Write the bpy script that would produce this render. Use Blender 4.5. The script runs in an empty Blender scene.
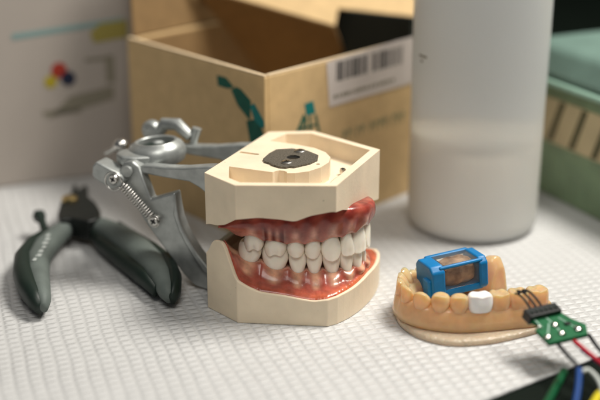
import bpy, bmesh, math, random
from mathutils import Vector, Matrix
random.seed(4)
MM = 0.001
C = bpy.context.scene.collection
sc = bpy.context.scene
PI = math.pi

# ------------------------------------------------------------------ materials
def mat(name, col, rough=.5, metal=0, sss=0, srad=(1, .4, .2), sscale=.002, trans=0, ior=1.45, coat=0,
        bump=0, bscale=400, bdist=.0002, var=0, vscale=60, spec=None, attr=None, col2=None, pits=0):
    m = bpy.data.materials.new(name); m.use_nodes = True
    nt = m.node_tree; b = nt.nodes['Principled BSDF']
    b.inputs['Base Color'].default_value = (*col, 1)
    b.inputs['Roughness'].default_value = rough
    b.inputs['Metallic'].default_value = metal
    b.inputs['IOR'].default_value = ior
    b.inputs['Transmission Weight'].default_value = trans
    b.inputs['Coat Weight'].default_value = coat
    b.inputs['Coat Roughness'].default_value = .08
    if spec is not None: b.inputs['Specular IOR Level'].default_value = spec
    if sss:
        b.inputs['Subsurface Weight'].default_value = sss
        b.inputs['Subsurface Radius'].default_value = srad
        b.inputs['Subsurface Scale'].default_value = sscale
    tc = nt.nodes.new('ShaderNodeTexCoord')
    src = None
    if attr:
        a = nt.nodes.new('ShaderNodeAttribute'); a.attribute_name = attr
        src = a.outputs['Color']
    if var:
        n = nt.nodes.new('ShaderNodeTexNoise'); n.inputs['Scale'].default_value = vscale
        n.inputs['Detail'].default_value = 6
        nt.links.new(tc.outputs['Object'], n.inputs['Vector'])
        r = nt.nodes.new('ShaderNodeMapRange'); r.inputs[1].default_value = .3; r.inputs[2].default_value = .7
        nt.links.new(n.outputs['Fac'], r.inputs[0])
        mx = nt.nodes.new('ShaderNodeMix'); mx.data_type = 'RGBA'
        nt.links.new(r.outputs[0], mx.inputs['Factor'])
        if src:
            h = nt.nodes.new('ShaderNodeMix'); h.data_type = 'RGBA'; h.blend_type = 'MULTIPLY'
            h.inputs['Factor'].default_value = 1
            nt.links.new(src, h.inputs['A'])
            mx.inputs['A'].default_value = (1 - var,) * 3 + (1,); mx.inputs['B'].default_value = (1, 1, 1, 1)
            nt.links.new(mx.outputs['Result'], h.inputs['B']); src = h.outputs['Result']
        else:
            c2 = col2 or tuple(c * (1 - var) for c in col)
            mx.inputs['A'].default_value = (*col, 1); mx.inputs['B'].default_value = (*c2, 1)
            src = mx.outputs['Result']
    if src: nt.links.new(src, b.inputs['Base Color'])
    if pits:
        vo = nt.nodes.new('ShaderNodeTexVoronoi'); vo.inputs['Scale'].default_value = pits; vo.inputs['Randomness'].default_value = 1
        L_ = nt.links; L_.new(tc.outputs['Object'], vo.inputs['Vector'])
        n0 = nt.nodes.new('ShaderNodeTexNoise'); n0.inputs['Scale'].default_value = pits * .7; L_.new(tc.outputs['Object'], n0.inputs['Vector'])
        th = nt.nodes.new('ShaderNodeMapRange'); th.inputs[1].default_value = .5; th.inputs[2].default_value = .75; th.inputs[3].default_value = .0; th.inputs[4].default_value = .16
        L_.new(n0.outputs['Fac'], th.inputs[0])
        lt = nt.nodes.new('ShaderNodeMath'); lt.operation = 'LESS_THAN'; L_.new(vo.outputs['Distance'], lt.inputs[0]); L_.new(th.outputs[0], lt.inputs[1])
        mp = nt.nodes.new('ShaderNodeMix'); mp.data_type = 'RGBA'; L_.new(lt.outputs[0], mp.inputs['Factor'])
        if src: L_.new(src, mp.inputs['A'])
        mp.inputs['B'].default_value = (*[c * .55 for c in col], 1)
        L_.new(mp.outputs['Result'], b.inputs['Base Color'])
    if bump:
        n = nt.nodes.new('ShaderNodeTexNoise'); n.inputs['Scale'].default_value = bscale; n.inputs['Detail'].default_value = 4
        nt.links.new(tc.outputs['Object'], n.inputs['Vector'])
        bp = nt.nodes.new('ShaderNodeBump'); bp.inputs['Strength'].default_value = bump; bp.inputs['Distance'].default_value = bdist
        nt.links.new(n.outputs['Fac'], bp.inputs['Height']); nt.links.new(bp.outputs['Normal'], b.inputs['Normal'])
    return m

M = {}
M['stone'] = mat('die_stone', (.82, .69, .51), .58, sss=.12, sscale=.0015, var=.13, vscale=90, bump=.5, bscale=900, bdist=.00012, pits=330)
M['gum'] = mat('gum_acrylic', (.5, .06, .04), .27, sss=.35, srad=(1, .25, .12), sscale=.0022, coat=.15, attr='tone', var=.45, vscale=260, bump=.35, bscale=380, bdist=.0003)
M['tooth'] = mat('tooth_resin', (.98, .90, .77), .24, sss=.5, srad=(1, .75, .5), sscale=.0014, coat=.35, var=.07, vscale=200, bump=.15, bscale=300, bdist=.0002)
M['plate'] = mat('speckled_plate', (.05, .045, .035), .55, metal=.2, var=1, vscale=1400, col2=(.17, .15, .12), bump=.4, bscale=1500)
M['steel'] = mat('bright_steel', (.80, .78, .74), .3, metal=1, var=.3, vscale=300)
M['black'] = mat('black_plastic', (.012, .012, .012), .35)
M['satin'] = mat('satin_cast_metal', (.47, .49, .475), .4, metal=.6, var=.3, vscale=200, bump=.3, bscale=900, bdist=.0001)
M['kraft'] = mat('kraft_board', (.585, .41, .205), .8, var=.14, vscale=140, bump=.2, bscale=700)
M['kraft_shade'] = mat('kraft_shaded', (.25, .155, .065), .85, var=.14, vscale=140, bump=.2, bscale=700)  # inner board, its colour darkened to paint the shade inside the box
M['kraft_edge'] = mat('kraft_edge', (.74, .58, .38), .85, var=.2, vscale=500)
M['teal_ink'] = mat('teal_ink', (.0, .20, .19), .6, var=.3, vscale=300)
M['green_ink'] = mat('green_ink', (.0, .10, .065), .6, var=.3, vscale=300)
M['faint_ink'] = mat('faint_green_ink', (.24, .23, .12), .75)
M['label'] = mat('label_paper', (.60, .54, .50), .6, var=.05)
M['ink'] = mat('black_ink', (.05, .05, .05), .6)
M['greyink'] = mat('grey_ink', (.22, .20, .15), .6)
M['whitebox'] = mat('white_carton', (.40, .355, .315), .6, var=.06, vscale=30)
M['paleteal'] = mat('pale_teal_ink', (.20, .30, .29), .6)
M['yellow'] = mat('yellow_ink', (.38, .30, .02), .6)
M['dullyellow'] = mat('dull_yellow_ink', (.30, .25, .06), .6)
M['red'] = mat('red_ink', (.33, .03, .015), .6)
M['navy'] = mat('navy_ink', (.01, .015, .04), .6)
M['cutout_sheet'] = mat('cutout_dark', (.008, .012, .009), .9, bump=.4, bscale=500)  # black for the dark behind the box cut-out
M['bottle'] = mat('frosted_bottle', (.86, .875, .865), .38, trans=.45, ior=1.25, sss=.8, srad=(1, 1, 1), sscale=.01, var=.03, vscale=20)
M['liquid'] = mat('cloudy_liquid', (.80, .71, .57), .5, sss=.5, srad=(1, .9, .8), sscale=.01)
M['teal'] = mat('teal_lid', (.15, .235, .20), .5, var=.2, vscale=40, bump=.4, bscale=120, bdist=.001)
M['tealrim'] = mat('teal_rim', (.27, .42, .34), .35)
M['greenbody'] = mat('green_ribbed_body', (.20, .28, .165), .4, sss=.2, var=.25, vscale=60)
M['cream'] = mat('cream_card', (.52, .42, .25), .6, var=.15)
M['olive'] = mat('olive_stripe', (.09, .08, .035), .6)
M['resin'] = mat('printed_resin', (.98, .62, .34), .22, trans=.4, ior=1.35, sss=.9, srad=(1, .55, .28), sscale=.010, coat=.3, var=.12, vscale=250, bump=.25, bscale=500, bdist=.0003)
M['clearbase'] = mat('clear_resin', (.99, .80, .60), .14, trans=.62, ior=1.45, sss=.3, srad=(1, .6, .4), sscale=.004, bump=.9, bscale=420, bdist=.001)
M['crown'] = mat('white_crown', (.86, .83, .80), .2, sss=.2, sscale=.001, coat=.4)
M['blue'] = mat('blue_plastic', (.0, .19, .48), .42, var=.25, vscale=150, bump=.25, bscale=500, bdist=.0002)
M['brown'] = mat('brown_sample', (.09, .035, .015), .35, var=1, vscale=150, col2=(.66, .47, .32), bump=.7, bscale=250, bdist=.001)
M['window'] = mat('clear_window', (.95, .90, .84), .08, trans=.97, ior=1.2, bump=.3, bscale=180)
M['pcb'] = mat('green_board', (.0, .115, .035), .5, coat=0, spec=.2, var=.35, vscale=300)
M['solder'] = mat('solder', (.75, .73, .68), .18, metal=1)
M['gripgrey'] = mat('grey_grip', (.13, .155, .142), .62, var=.2, vscale=100, bump=.3, bscale=800)
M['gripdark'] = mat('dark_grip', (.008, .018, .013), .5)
M['darksteel'] = mat('dark_steel', (.008, .010, .009), .4, spec=.4)
M['brass'] = mat('brass', (.60, .45, .20), .3, metal=1)
M['mark'] = mat('pale_marking', (.42, .45, .43), .6)
for n, c in dict(w_black=(.012, .012, .014), w_red=(.42, .015, .03), w_blue=(.003, .05, .22), w_green=(.004, .07, .025),
                 w_yellow=(.6, .5, .02), w_white=(.5, .53, .5), w_purple=(.09, .05, .25)).items():
    M[n] = mat(n, c, .42, spec=.25)
M['bench'] = mat('dark_bench', (.003, .007, .004), .8, spec=.15, var=.4, vscale=20)
M['wall'] = mat('dark_room', (.004, .006, .005), .9)

# embossed mat: grid of little pads, grooves between, in a real-size pattern
def mat_material():
    m = bpy.data.materials.new('embossed_mat'); m.use_nodes = True
    nt = m.node_tree; b = nt.nodes['Principled BSDF']; L = nt.links
    b.inputs['Roughness'].default_value = .42
    b.inputs['Specular IOR Level'].default_value = .4
    tc = nt.nodes.new('ShaderNodeTexCoord')
    wn = nt.nodes.new('ShaderNodeTexNoise'); wn.inputs['Scale'].default_value = 22; wn.inputs['Detail'].default_value = 2
    L.new(tc.outputs['Object'], wn.inputs['Vector'])
    sub = nt.nodes.new('ShaderNodeVectorMath'); sub.operation = 'SUBTRACT'; sub.inputs[1].default_value = (.5, .5, .5)
    L.new(wn.outputs['Color'], sub.inputs[0])
    scl = nt.nodes.new('ShaderNodeVectorMath'); scl.operation = 'SCALE'; scl.inputs['Scale'].default_value = .004
    L.new(sub.outputs[0], scl.inputs[0])
    add = nt.nodes.new('ShaderNodeVectorMath'); add.operation = 'ADD'
    L.new(tc.outputs['Object'], add.inputs[0]); L.new(scl.outputs[0], add.inputs[1])
    def axis(ang, period):
        d = nt.nodes.new('ShaderNodeVectorMath'); d.operation = 'DOT_PRODUCT'
        d.inputs[1].default_value = (math.cos(ang) * PI / period, math.sin(ang) * PI / period, 0)
        L.new(add.outputs[0], d.inputs[0])
        s = nt.nodes.new('ShaderNodeMath'); s.operation = 'SINE'; L.new(d.outputs['Value'], s.inputs[0])
        a = nt.nodes.new('ShaderNodeMath'); a.operation = 'ABSOLUTE'; L.new(s.outputs[0], a.inputs[0])
        return a.outputs[0]
    gx = axis(math.radians(18), .0056); gy = axis(math.radians(108), .0044)
    mn = nt.nodes.new('ShaderNodeMath'); mn.operation = 'SMOOTH_MIN'; mn.inputs[2].default_value = .2
    L.new(gx, mn.inputs[0]); L.new(gy, mn.inputs[1])
    mr = nt.nodes.new('ShaderNodeMapRange'); mr.interpolation_type = 'SMOOTHSTEP'
    mr.inputs[1].default_value = .06; mr.inputs[2].default_value = .95
    L.new(mn.outputs[0], mr.inputs[0])
    n2 = nt.nodes.new('ShaderNodeTexNoise'); n2.inputs['Scale'].default_value = 260; n2.inputs['Detail'].default_value = 4
    L.new(tc.outputs['Object'], n2.inputs['Vector'])
    ad = nt.nodes.new('ShaderNodeMath'); ad.operation = 'MULTIPLY_ADD'; ad.inputs[1].default_value = .45
    L.new(n2.outputs['Fac'], ad.inputs[0])
    n3 = nt.nodes.new('ShaderNodeTexNoise'); n3.inputs['Scale'].default_value = 28; n3.inputs['Detail'].default_value = 3
    L.new(tc.outputs['Object'], n3.inputs['Vector'])
    am = nt.nodes.new('ShaderNodeMapRange'); am.inputs[1].default_value = .3; am.inputs[2].default_value = .7; am.inputs[3].default_value = .55; am.inputs[4].default_value = 1.15
    L.new(n3.outputs['Fac'], am.inputs[0])
    mu = nt.nodes.new('ShaderNodeMath'); mu.operation = 'MULTIPLY'; L.new(mr.outputs[0], mu.inputs[0]); L.new(am.outputs[0], mu.inputs[1])
    ws = nt.nodes.new('ShaderNodeMath'); ws.operation = 'MULTIPLY_ADD'; ws.inputs[1].default_value = 4.0
    L.new(n3.outputs['Fac'], ws.inputs[0]); L.new(mu.outputs[0], ws.inputs[2])
    L.new(ws.outputs[0], ad.inputs[2])
    bp = nt.nodes.new('ShaderNodeBump'); bp.inputs['Strength'].default_value = .9; bp.inputs['Distance'].default_value = .0006
    L.new(ad.outputs[0], bp.inputs['Height']); L.new(bp.outputs['Normal'], b.inputs['Normal'])
    cm = nt.nodes.new('ShaderNodeMix'); cm.data_type = 'RGBA'
    cm.inputs['A'].default_value = (.505, .505, .50, 1); cm.inputs['B'].default_value = (.56, .56, .555, 1)
    L.new(mr.outputs[0], cm.inputs['Factor']); L.new(cm.outputs['Result'], b.inputs['Base Color'])
    return m
M['mat'] = mat_material()

# ------------------------------------------------------------------ mesh helpers (all in millimetres)
class MB:
    def __init__(s): s.v = []; s.f = []; s.col = []
    def add(s, vs, fs):
        o = len(s.v); s.v += [tuple(v) for v in vs]; s.f += [tuple(i + o for i in f) for f in fs]; return s
    def box(s, c, d, rz=0, rx=0, ry=0):
        R = Matrix.Rotation(rz, 3, 'Z') @ Matrix.Rotation(ry, 3, 'Y') @ Matrix.Rotation(rx, 3, 'X')
        vs = [Vector(c) + R @ Vector((x * d[0] / 2, y * d[1] / 2, z * d[2] / 2)) for x in (-1, 1) for y in (-1, 1) for z in (-1, 1)]
        return s.add(vs, [(0, 1, 3, 2), (4, 6, 7, 5), (0, 4, 5, 1), (2, 3, 7, 6), (0, 2, 6, 4), (1, 5, 7, 3)])
    def loft(s, rings, cap=True, closed=False):
        n = len(rings[0]); vs = [p for r in rings for p in r]; fs = []
        m = len(rings)
        for j in range(m if closed else m - 1):
            for i in range(n):
                a = j * n + i; b = j * n + (i + 1) % n; k = (j + 1) % m
                fs.append((a, b, k * n + (i + 1) % n, k * n + i))
        if cap and not closed:
            fs.append(tuple(range(n - 1, -1, -1))); fs.append(tuple((m - 1) * n + i for i in range(n)))
        return s.add(vs, fs)
    def prism(s, poly, z0, z1):   # z0/z1 numbers or functions of index
        g = (lambda q, i: q[i] if isinstance(q, (list, tuple)) else q)
        return s.loft([[(x, y, g(z0, i)) for i, (x, y) in enumerate(poly)], [(x, y, g(z1, i)) for i, (x, y) in enumerate(poly)]])
    def tube(s, path, rad, n=12, flat=1, cap=True, closed=False, up=None):
        P = [Vector(p) for p in path]; rings = []; prev = None
        for i, p in enumerate(P):
            if closed: d = P[(i + 1) % len(P)] - P[i - 1]
            else: d = P[min(i + 1, len(P) - 1)] - P[max(i - 1, 0)]
            d.normalize()
            if up is not None: a = Vector(up).cross(d)
            elif prev is None: a = d.cross(Vector((0, 0, 1)) if abs(d.z) < .9 else Vector((1, 0, 0)))
            else: a = prev - d * prev.dot(d)
            a.normalize(); prev = a; b = d.cross(a)
            r = rad[i] if isinstance(rad, (list, tuple)) else rad
            ra, rb = r if isinstance(r, (list, tuple)) else (r, r * flat)
            rings.append([p + a * ra * math.cos(2 * PI * k / n) + b * rb * math.sin(2 * PI * k / n) for k in range(n)])
        return s.loft(rings, cap, closed)
    def lathe(s, prof, c=(0, 0, 0), n=48, axis='z'):
        rings = []
        for r, h in prof:
            ring = []
            for k in range(n):
                a = 2 * PI * k / n; x, y = r * math.cos(a), r * math.sin(a)
                ring.append({'z': (c[0] + x, c[1] + y, c[2] + h), 'y': (c[0] + x, c[1] - h, c[2] + y), 'x': (c[0] + h, c[1] + x, c[2] + y)}[axis])
            rings.append(ring)
        return s.loft(rings)
    def build(s, name, m, parent=None, smooth=False, bevel=0, seg=2, sub=0, label=None, angle=40):
        me = bpy.data.meshes.new(name)
        me.from_pydata([(x * MM, y * MM, z * MM) for x, y, z in s.v], [], s.f)
        bm = bmesh.new(); bm.from_mesh(me)
        bmesh.ops.recalc_face_normals(bm, faces=bm.faces); bm.to_mesh(me); bm.free()
        me.materials.append(M[m] if isinstance(m, str) else m)
        if s.col:
            at = me.color_attributes.new('tone', 'FLOAT_COLOR', 'POINT')
            for i, c in enumerate(s.col): at.data[i].color = (*c, 1)
        o = bpy.data.objects.new(name, me); C.objects.link(o)
        if parent: o.parent = parent
        if smooth:
            for p in me.polygons: p.use_smooth = True
        if bevel:
            b = o.modifiers.new('b', 'BEVEL'); b.width = bevel * MM; b.segments = seg; b.limit_method = 'ANGLE'; b.angle_limit = math.radians(35)
            b.harden_normals = False
        if sub:
            q = o.modifiers.new('s', 'SUBSURF'); q.levels = sub; q.render_levels = sub
        if smooth and not sub:
            me.set_sharp_from_angle(angle=math.radians(angle))
        if label: o['label'] = label
        return o

def empty(name, label, cat, loc=(0, 0, 0), rz=0, group=None):
    o = bpy.data.objects.new(name, None); C.objects.link(o)
    o.location = [c * MM for c in loc]; o.rotation_euler = (0, 0, rz); o.empty_display_size = .005
    o['label'] = label; o['category'] = cat
    if group: o['group'] = group
    return o

def lerp(tab, x):
    if x <= tab[0][0]: return tab[0][1]
    for (a, p), (b, q) in zip(tab, tab[1:]):
        if x <= b: return p + (q - p) * (x - a) / (b - a)
    return tab[-1][1]
def smoothtab(tab, x, w):
    return sum(lerp(tab, x + d * w) for d in (-1, -.5, 0, .5, 1)) / 5
def dense(poly, step):
    out = []
    for (a, b) in zip(poly, poly[1:] + poly[:1]):
        n = max(1, int(math.dist(a, b) / step))
        out += [(a[0] + (b[0] - a[0]) * k / n, a[1] + (b[1] - a[1]) * k / n) for k in range(n)]
    return out
def fill_with_holes(mb, loops, z):
    bm = bmesh.new(); E = []
    for lp in loops:
        vs = [bm.verts.new((x, y, z if not callable(z) else z(x, y))) for x, y in lp]
        E += [bm.edges.new((vs[i], vs[(i + 1) % len(vs)])) for i in range(len(vs))]
    bmesh.ops.triangle_fill(bm, edges=E, use_beauty=True, use_dissolve=False)
    bm.verts.index_update()
    mb.add([v.co[:] for v in bm.verts], [[v.index for v in f.verts] for f in bm.faces]); bm.free()
def weld(o, d=.01):
    bm = bmesh.new(); bm.from_mesh(o.data); bmesh.ops.remove_doubles(bm, verts=bm.verts, dist=d * MM)
    bmesh.ops.recalc_face_normals(bm, faces=bm.faces); bm.to_mesh(o.data); bm.free()

# ------------------------------------------------------------------ setting
b = MB(); b.box((0, 900, -11.4), (5000, 3400, 20)); o = b.build('bench', 'bench'); o['kind'] = 'structure'
b = MB(); b.box((0, 1500, 600), (5000, 20, 1400)); o = b.build('background', 'wall'); o['kind'] = 'structure'
# the white mat on the bench: its near right edge runs diagonally
mx = MB()
p0, p1 = Vector((70.3, 384.9)), Vector((123, 421.0)); d = (p1 - p0).normalized()
a0 = p0 - d * 160; a1 = p0 + d * 330
mx.prism([(a0.x, a0.y), (a1.x, a1.y), (420, 775), (-520, 775), (-520, 150), (a0.x, 150)], -1.3, 0)
o = mx.build('work_mat', 'mat', bevel=.5, seg=3)
o['label'] = 'white embossed waffle mat covering the bench under the dental models'; o['category'] = 'mat'

# ------------------------------------------------------------------ typodont
A = math.atan2(-.3907, .9205)
typ = empty('dental_articulator_model', 'large cream stone typodont with red gums and closed white teeth on silver articulator', 'dental model', (-28, 498, 0), A)
# local x = s (towards the incisors), local y = -t (t positive towards the camera)
def up_outline():
    return [(0, 33.3), (19.3, 43), (58.4, 27.3), (58.4, -27.3), (19.3, -43), (0, -33.3)]
def loopt(pts): return [(s, -t) for s, t in pts]
# perimeter tables
def perim(poly):
    d = dense(poly, .9); L = 0; out = []
    for i, p in enumerate(d):
        out.append((L, p)); L += math.dist(p, d[(i + 1) % len(d)])
    return out, L
uo, UL = perim(up_outline())
ubot = [(0, 39.5), (2, 40.5), (8, 41.5), (14, 43.5), (21, 48), (31, 49), (40, 48.3), (46.5, 47.3), (53, 50), (62.5, 52), (72, 50), (85, 45), (99.5, 44.2), (116, 39.7), (118.4, 39.5)]
half = 118.34
def zub(u):
    return smoothtab(ubot, u, 1.2) if u <= half else smoothtab([(118.3, 39.5), (130, 45), (150, 48), (160, 47), (172, 42), (182, 40), (249, 39.5)], u, 2)
TOP = 63.4
def arc(cx, cy, r, a0, a1, n): return [(cx + r * math.cos(a0 + (a1 - a0) * k / n), cy + r * math.sin(a0 + (a1 - a0) * k / n)) for k in range(n + 1)]
pocket = [(6.0, 21.5), (12.5, 35.2), (19.6, 38.8), (54.6, 25.0), (54.6, -24.8), (19.6, -38.8), (9, -33.5), (6.5, -20),
          (20, -19.7), (30, -18), (37, -14), (41.8, -8), (43.8, -1), (43.2, 7), (40.5, 14), (36, 18.6), (32.8, 20.0), (32.2, 18.6), (30.4, 17.6), (28.2, 17.8), (27, 19.6), (26.7, 21.3)]
slot = [(-.0 + 1.0, 1.9)] + arc(9.8, 1.0, 1.0, PI / 2, -PI / 2, 8)[0:] + [(1.0, .1)]
slot = [(1.2, 2.0)] + [(x, y) for x, y in arc(9.8, 1.0, 1.0, PI / 2, -PI / 2, 8)] + [(1.2, 0.0)]
pin = arc(42.0 - 1.6, 4.4 - 1, .9, 0, 2 * PI, 12)[:-1]
ub = MB()
outl = [p for _, p in uo]
fill_with_holes(ub, [loopt(outl), loopt(pocket), loopt(slot), loopt(pin)], TOP)
n = len(outl)
rings = [[(s, -t, TOP) for s, t in outl], [(s, -t, zub(u)) for u, (s, t) in uo]]
inner = [(29 + (s - 29) * .90, -t * .90, zub(u) + .4) for u, (s, t) in uo]
inner2 = [(29 + (s - 29) * .5, -t * .5, 49) for u, (s, t) in uo]
ub.loft(rings + [inner, inner2], cap=False); ub.add(inner2, [tuple(range(n))])
for lp, dz in ((pocket, 8.5), (slot, 2.2), (pin, 3)):
    l2 = loopt(lp); ub.loft([[(x, y, TOP) for x, y in l2], [(x, y, TOP - dz) for x, y in l2]], cap=False)
    fill_with_holes(ub, [l2], TOP - dz)
o = ub.build('upper_base', 'stone', typ); weld(o, .02)
bv = o.modifiers.new('b', 'BEVEL'); bv.width = .45 * MM; bv.segments = 2; bv.limit_method = 'ANGLE'; bv.angle_limit = math.radians(40)
upper_base = o
# the pocket floor carries a low ridge with two tiny screws
r = MB()
r.loft([[(50.5 + 3.4 * f * math.cos(a), -4 + 11 * f * math.sin(a), TOP - 8.5 + z) for a in [2 * PI * k / 20 for k in range(20)]] for f, z in ((1, -.5), (.95, 1.5), (.8, 2.6), (.4, 3.2), (.05, 3.4))])
r.build('pocket_ridge', 'stone', upper_base, smooth=True, angle=180)
def screw(parent, c, rr, h, axis='z', name='screw', m='steel'):
    s_ = MB(); s_.lathe([(rr, 0), (rr, h * .6), (rr * .8, h), (rr * .35, h * 1.02), (rr * .3, h * .55), (.01, h * .5)], c, 20, axis)
    o_ = s_.build(name, m, parent, smooth=True)
    k = MB()
    if axis == 'z':
        for q in (.6, .6 + PI / 2): k.box((c[0], c[1], c[2] + h * 1.0), (rr * .95, rr * .2, h * .3), rz=q)
    else:
        for q in (.5, .5 + PI / 2): k.box((c[0], c[1] - h * 1.0, c[2]), (rr * 1.1, h * .3, rr * .26), ry=q)
    k.build('recess', 'black', o_)
    return o_
for c in ((46.8, 10.6, TOP - 7.6), (50.2, 9.6, TOP - 7.6)): screw(upper_base, c, 1.5, 2.0)
# speckled metal plate with hole and two screws
pp = [(17.0, 8.8), (16.2, 0), (16.8, -7.5), (22.9, -12), (31, -11.5), (38.2, -7), (40.2, -.5), (39, 6), (34.6, 13.8), (32.5, 14.3), (31.6, 16), (28.7, 16.6), (24, 14.8), (22.5, 13.2), (19.2, 12)]
pp = [(s * .97 - .3, t * .92 + .3) for s, t in pp]
pm = MB(); fill_with_holes(pm, [loopt(pp), loopt(arc(27.6, 1, 3.0, 0, 2 * PI, 20)[:-1])], TOP + .9)
pm.loft([[(s, -t, TOP + .9) for s, t in pp], [(s, -t, TOP - .3) for s, t in pp]], cap=False)
hl = arc(27.6, 1, 3.0, 0, 2 * PI, 20)[:-1]
pm.loft([[(s, -t, TOP + .9) for s, t in hl], [(s, -t, TOP - .0) for s, t in hl]], cap=False)
plate = pm.build('retention_plate', 'plate', typ); weld(plate, .02)
h = MB(); h.lathe([(2.95, .03), (2.95, .35), (.01, .35)], (27.6, -1, TOP), 20); h.build('hole_core', 'black', plate)
screw(plate, (27.2, 7.6, TOP + .9), 2.5, .8); screw(plate, (28.2, -9.6, TOP + .9), 2.5, .8)

# lower base
lo = [(0, 34), (19.3, 43), (56.5, 31.3)] + [(57 + 7.6 * (1 - (abs(31 - 62 * k / 16) / 31) ** 2) ** .75, 31 - 62 * k / 16) for k in range(1, 16)] + [(56.5, -31.3), (19.3, -43), (0, -34)]
lout, LL = perim(lo)
rim = [(0, 26.5), (2, 28.5), (4.5, 33.8), (8, 34.8), (12.2, 34.9), (15.5, 28.8), (20.25, 20.8), (25.5, 17.4), (31.25, 15.0), (41.5, 13.9), (49, 12.6), (55, 11.8), (61, 12.8), (68.5, 13.3), (79.5, 13.5), (94, 14.5)]
def zrim(u):
    um = u
    tot = 2 * 94.0
    if u > 94: um = max(0, 188 - u)
    return smoothtab(rim, um, 1.5)
# arc length per point of the half-symmetric outline
lower = MB(); n = len(lout)
def inset(p, k):   # pull towards the middle
    s, t = p; v = Vector((s - 28, t)); l = v.length; v *= (l - k) / l
    return (28 + v.x, v.y)
S = sum(math.dist(a, b) for a, b in zip(lo[:-1], lo[1:]))
def zr(u): return smoothtab([(a * S / 188, z) for a, z in rim], min(u, S - u) if u <= S else 0, 1.5) if u <= S else 26.5
R0 = [(s, -t, 0) for u, (s, t) in lout]
R1 = [(s, -t, zr(u)) for u, (s, t) in lout]
R2 = [(inset(p, 1.7)[0], -inset(p, 1.7)[1], zr(u) - .15) for u, p in lout]
R3 = [(inset(p, 2.8)[0], -inset(p, 2.8)[1], max(7, zr(u) - 4)) for u, p in lout]
R4 = [(inset(p, 20)[0], -inset(p, 20)[1], 8) for u, p in lout]
lower.loft([R0, R1, R2, R3, R4], cap=True)
lower.build('lower_base', 'stone', typ, bevel=.45)

# dental arch
def make_arch(off, S_=63, T=34, p=2.4, s1=6, N=240):
    pts = [(S_ - (S_ - s1) * (abs(T - 2 * T * k / N) / T) ** p, T - 2 * T * k / N) for k in range(N + 1)]
    q = []
    for i in range(N + 1):
        a = pts[max(i - 1, 0)]; b_ = pts[min(i + 1, N)]
        dx, dy = b_[0] - a[0], b_[1] - a[1]; l = math.hypot(dx, dy); nx, ny = -dy / l, dx / l
        if nx * (pts[i][0] - 20) + ny * pts[i][1] < 0: nx, ny = -nx, -ny
        q.append((pts[i][0] + nx * off, pts[i][1] + ny * off, nx, ny))
    Ls = [0]
    for a, b_ in zip(q, q[1:]): Ls.append(Ls[-1] + math.dist(a[:2], b_[:2]))
    def at(u):
        if u < 0: i = 0; f = u / (Ls[1])
        else:
            i = next((k for k in range(N) if Ls[k + 1] >= u), N - 1); f = (u - Ls[i]) / (Ls[i + 1] - Ls[i])
        return tuple(q[i][k] + (q[i + 1][k] - q[i][k]) * f for k in range(4))
    return at, Ls[-1]

def tooth_mesh(w, dp, zr_, zt, kind, flip=1, seed=0):
    """local: x along arch, y: 0 at the cheek side going inwards to +dp, z real; crown from zr_ to zt"""
    rnd = random.Random(seed); rings = []; NN = 32
    if kind == 'crown': wt = [.84, .92, .97, 1.0, 1.0, .99, .96, .88, .74]; dt = [.9, .95, 1, 1, 1, .97, .93, .85, .7]
    elif kind == 'molar': wt = [.66, .75, .88, .98, 1.0, .99, .95, .86, .70]; dt = [.86, .92, 1.0, 1.02, 1, .96, .88, .76, .60]
    elif kind == 'premolar': wt = [.58, .67, .83, .96, 1.0, .98, .91, .78, .58]; dt = [.86, .92, 1.0, 1.02, 1, .93, .83, .68, .45]
    elif kind == 'canine': wt = [.60, .70, .86, .98, 1.0, .97, .89, .74, .52]; dt = [.9, .98, 1.0, .95, .84, .70, .54, .38, .22]
    else: wt = [.54, .62, .76, .88, .96, 1.0, .99, .94, .80]; dt = [.95, 1.0, 1.0, .92, .78, .62, .46, .33, .2]
    lv = [0, .12, .28, .45, .60, .74, .86, .95, 1.0]
    H = zt - zr_
    for j, v in enumerate(lv):
        ring = []
        for k in range(NN):
            a = 2 * PI * k / NN; c, s = math.cos(a), math.sin(a); e = 2 / 2.5
            x = w / 2 * wt[j] * math.copysign(abs(c) ** e, c)
            yb = -dp / 2 * dt[j] * 1.0; y = dp / 2 * dt[j] * math.copysign(abs(s) ** e, s)
            bul = {'molar': .5, 'premolar': .5}.get(kind, .35)
            cy = dp / 2 * dt[j] - bul * math.sin(PI * min(1, v * 1.15)) + (1 - math.cos(v * PI / 2)) * (.9 if kind in ('molar', 'premolar') else .4)
            y = cy + y
            xr = x / (w / 2)
            if kind == 'crown': ez = .35 * math.cos(2 * PI * xr); fur = .15 * math.exp(-(x / .9) ** 2)
            elif kind == 'molar': ez = .6 * math.cos(2 * PI * xr) + .35 * xr * flip; fur = .42 * math.exp(-(x / .75) ** 2)
            elif kind == 'premolar': ez = 1.15 * abs(xr) ** 1.7 - .2; fur = -.1 * math.exp(-(x / 1.0) ** 2)
            elif kind == 'canine': ez = 1.4 * abs(xr) ** 1.5 - .3; fur = -.25 * math.exp(-(x / 1.2) ** 2)
            else: ez = .5 * abs(xr) ** 4 + .12 * math.cos(3 * PI * xr); fur = .06 * math.cos(2.6 * PI * xr)
            if s < .2 and v > .1: y += fur * min(1, v * 1.4)
            g = v ** 2.2
            z = zr_ + H * v - math.copysign(1, H) * ez * g
            if v == 1.0 and kind in ('molar', 'premolar', 'crown'): z -= math.copysign(.25, H)
            ring.append((x, y, z))
        rings.append(ring)
    # occlusal dish
    c = [sum(p[i] for p in rings[-1]) / NN for i in range(3)]
    dish = .9 if kind in ('molar', 'premolar', 'crown') else .1
    rings.append([(c[0] + (p[0] - c[0]) * .5, c[1] + (p[1] - c[1]) * .5, p[2] * .4 + (c[2]) * .6 - math.copysign(dish * .6, H)) for p in rings[-1]])
    m_ = MB(); m_.loft(rings); return m_

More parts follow.
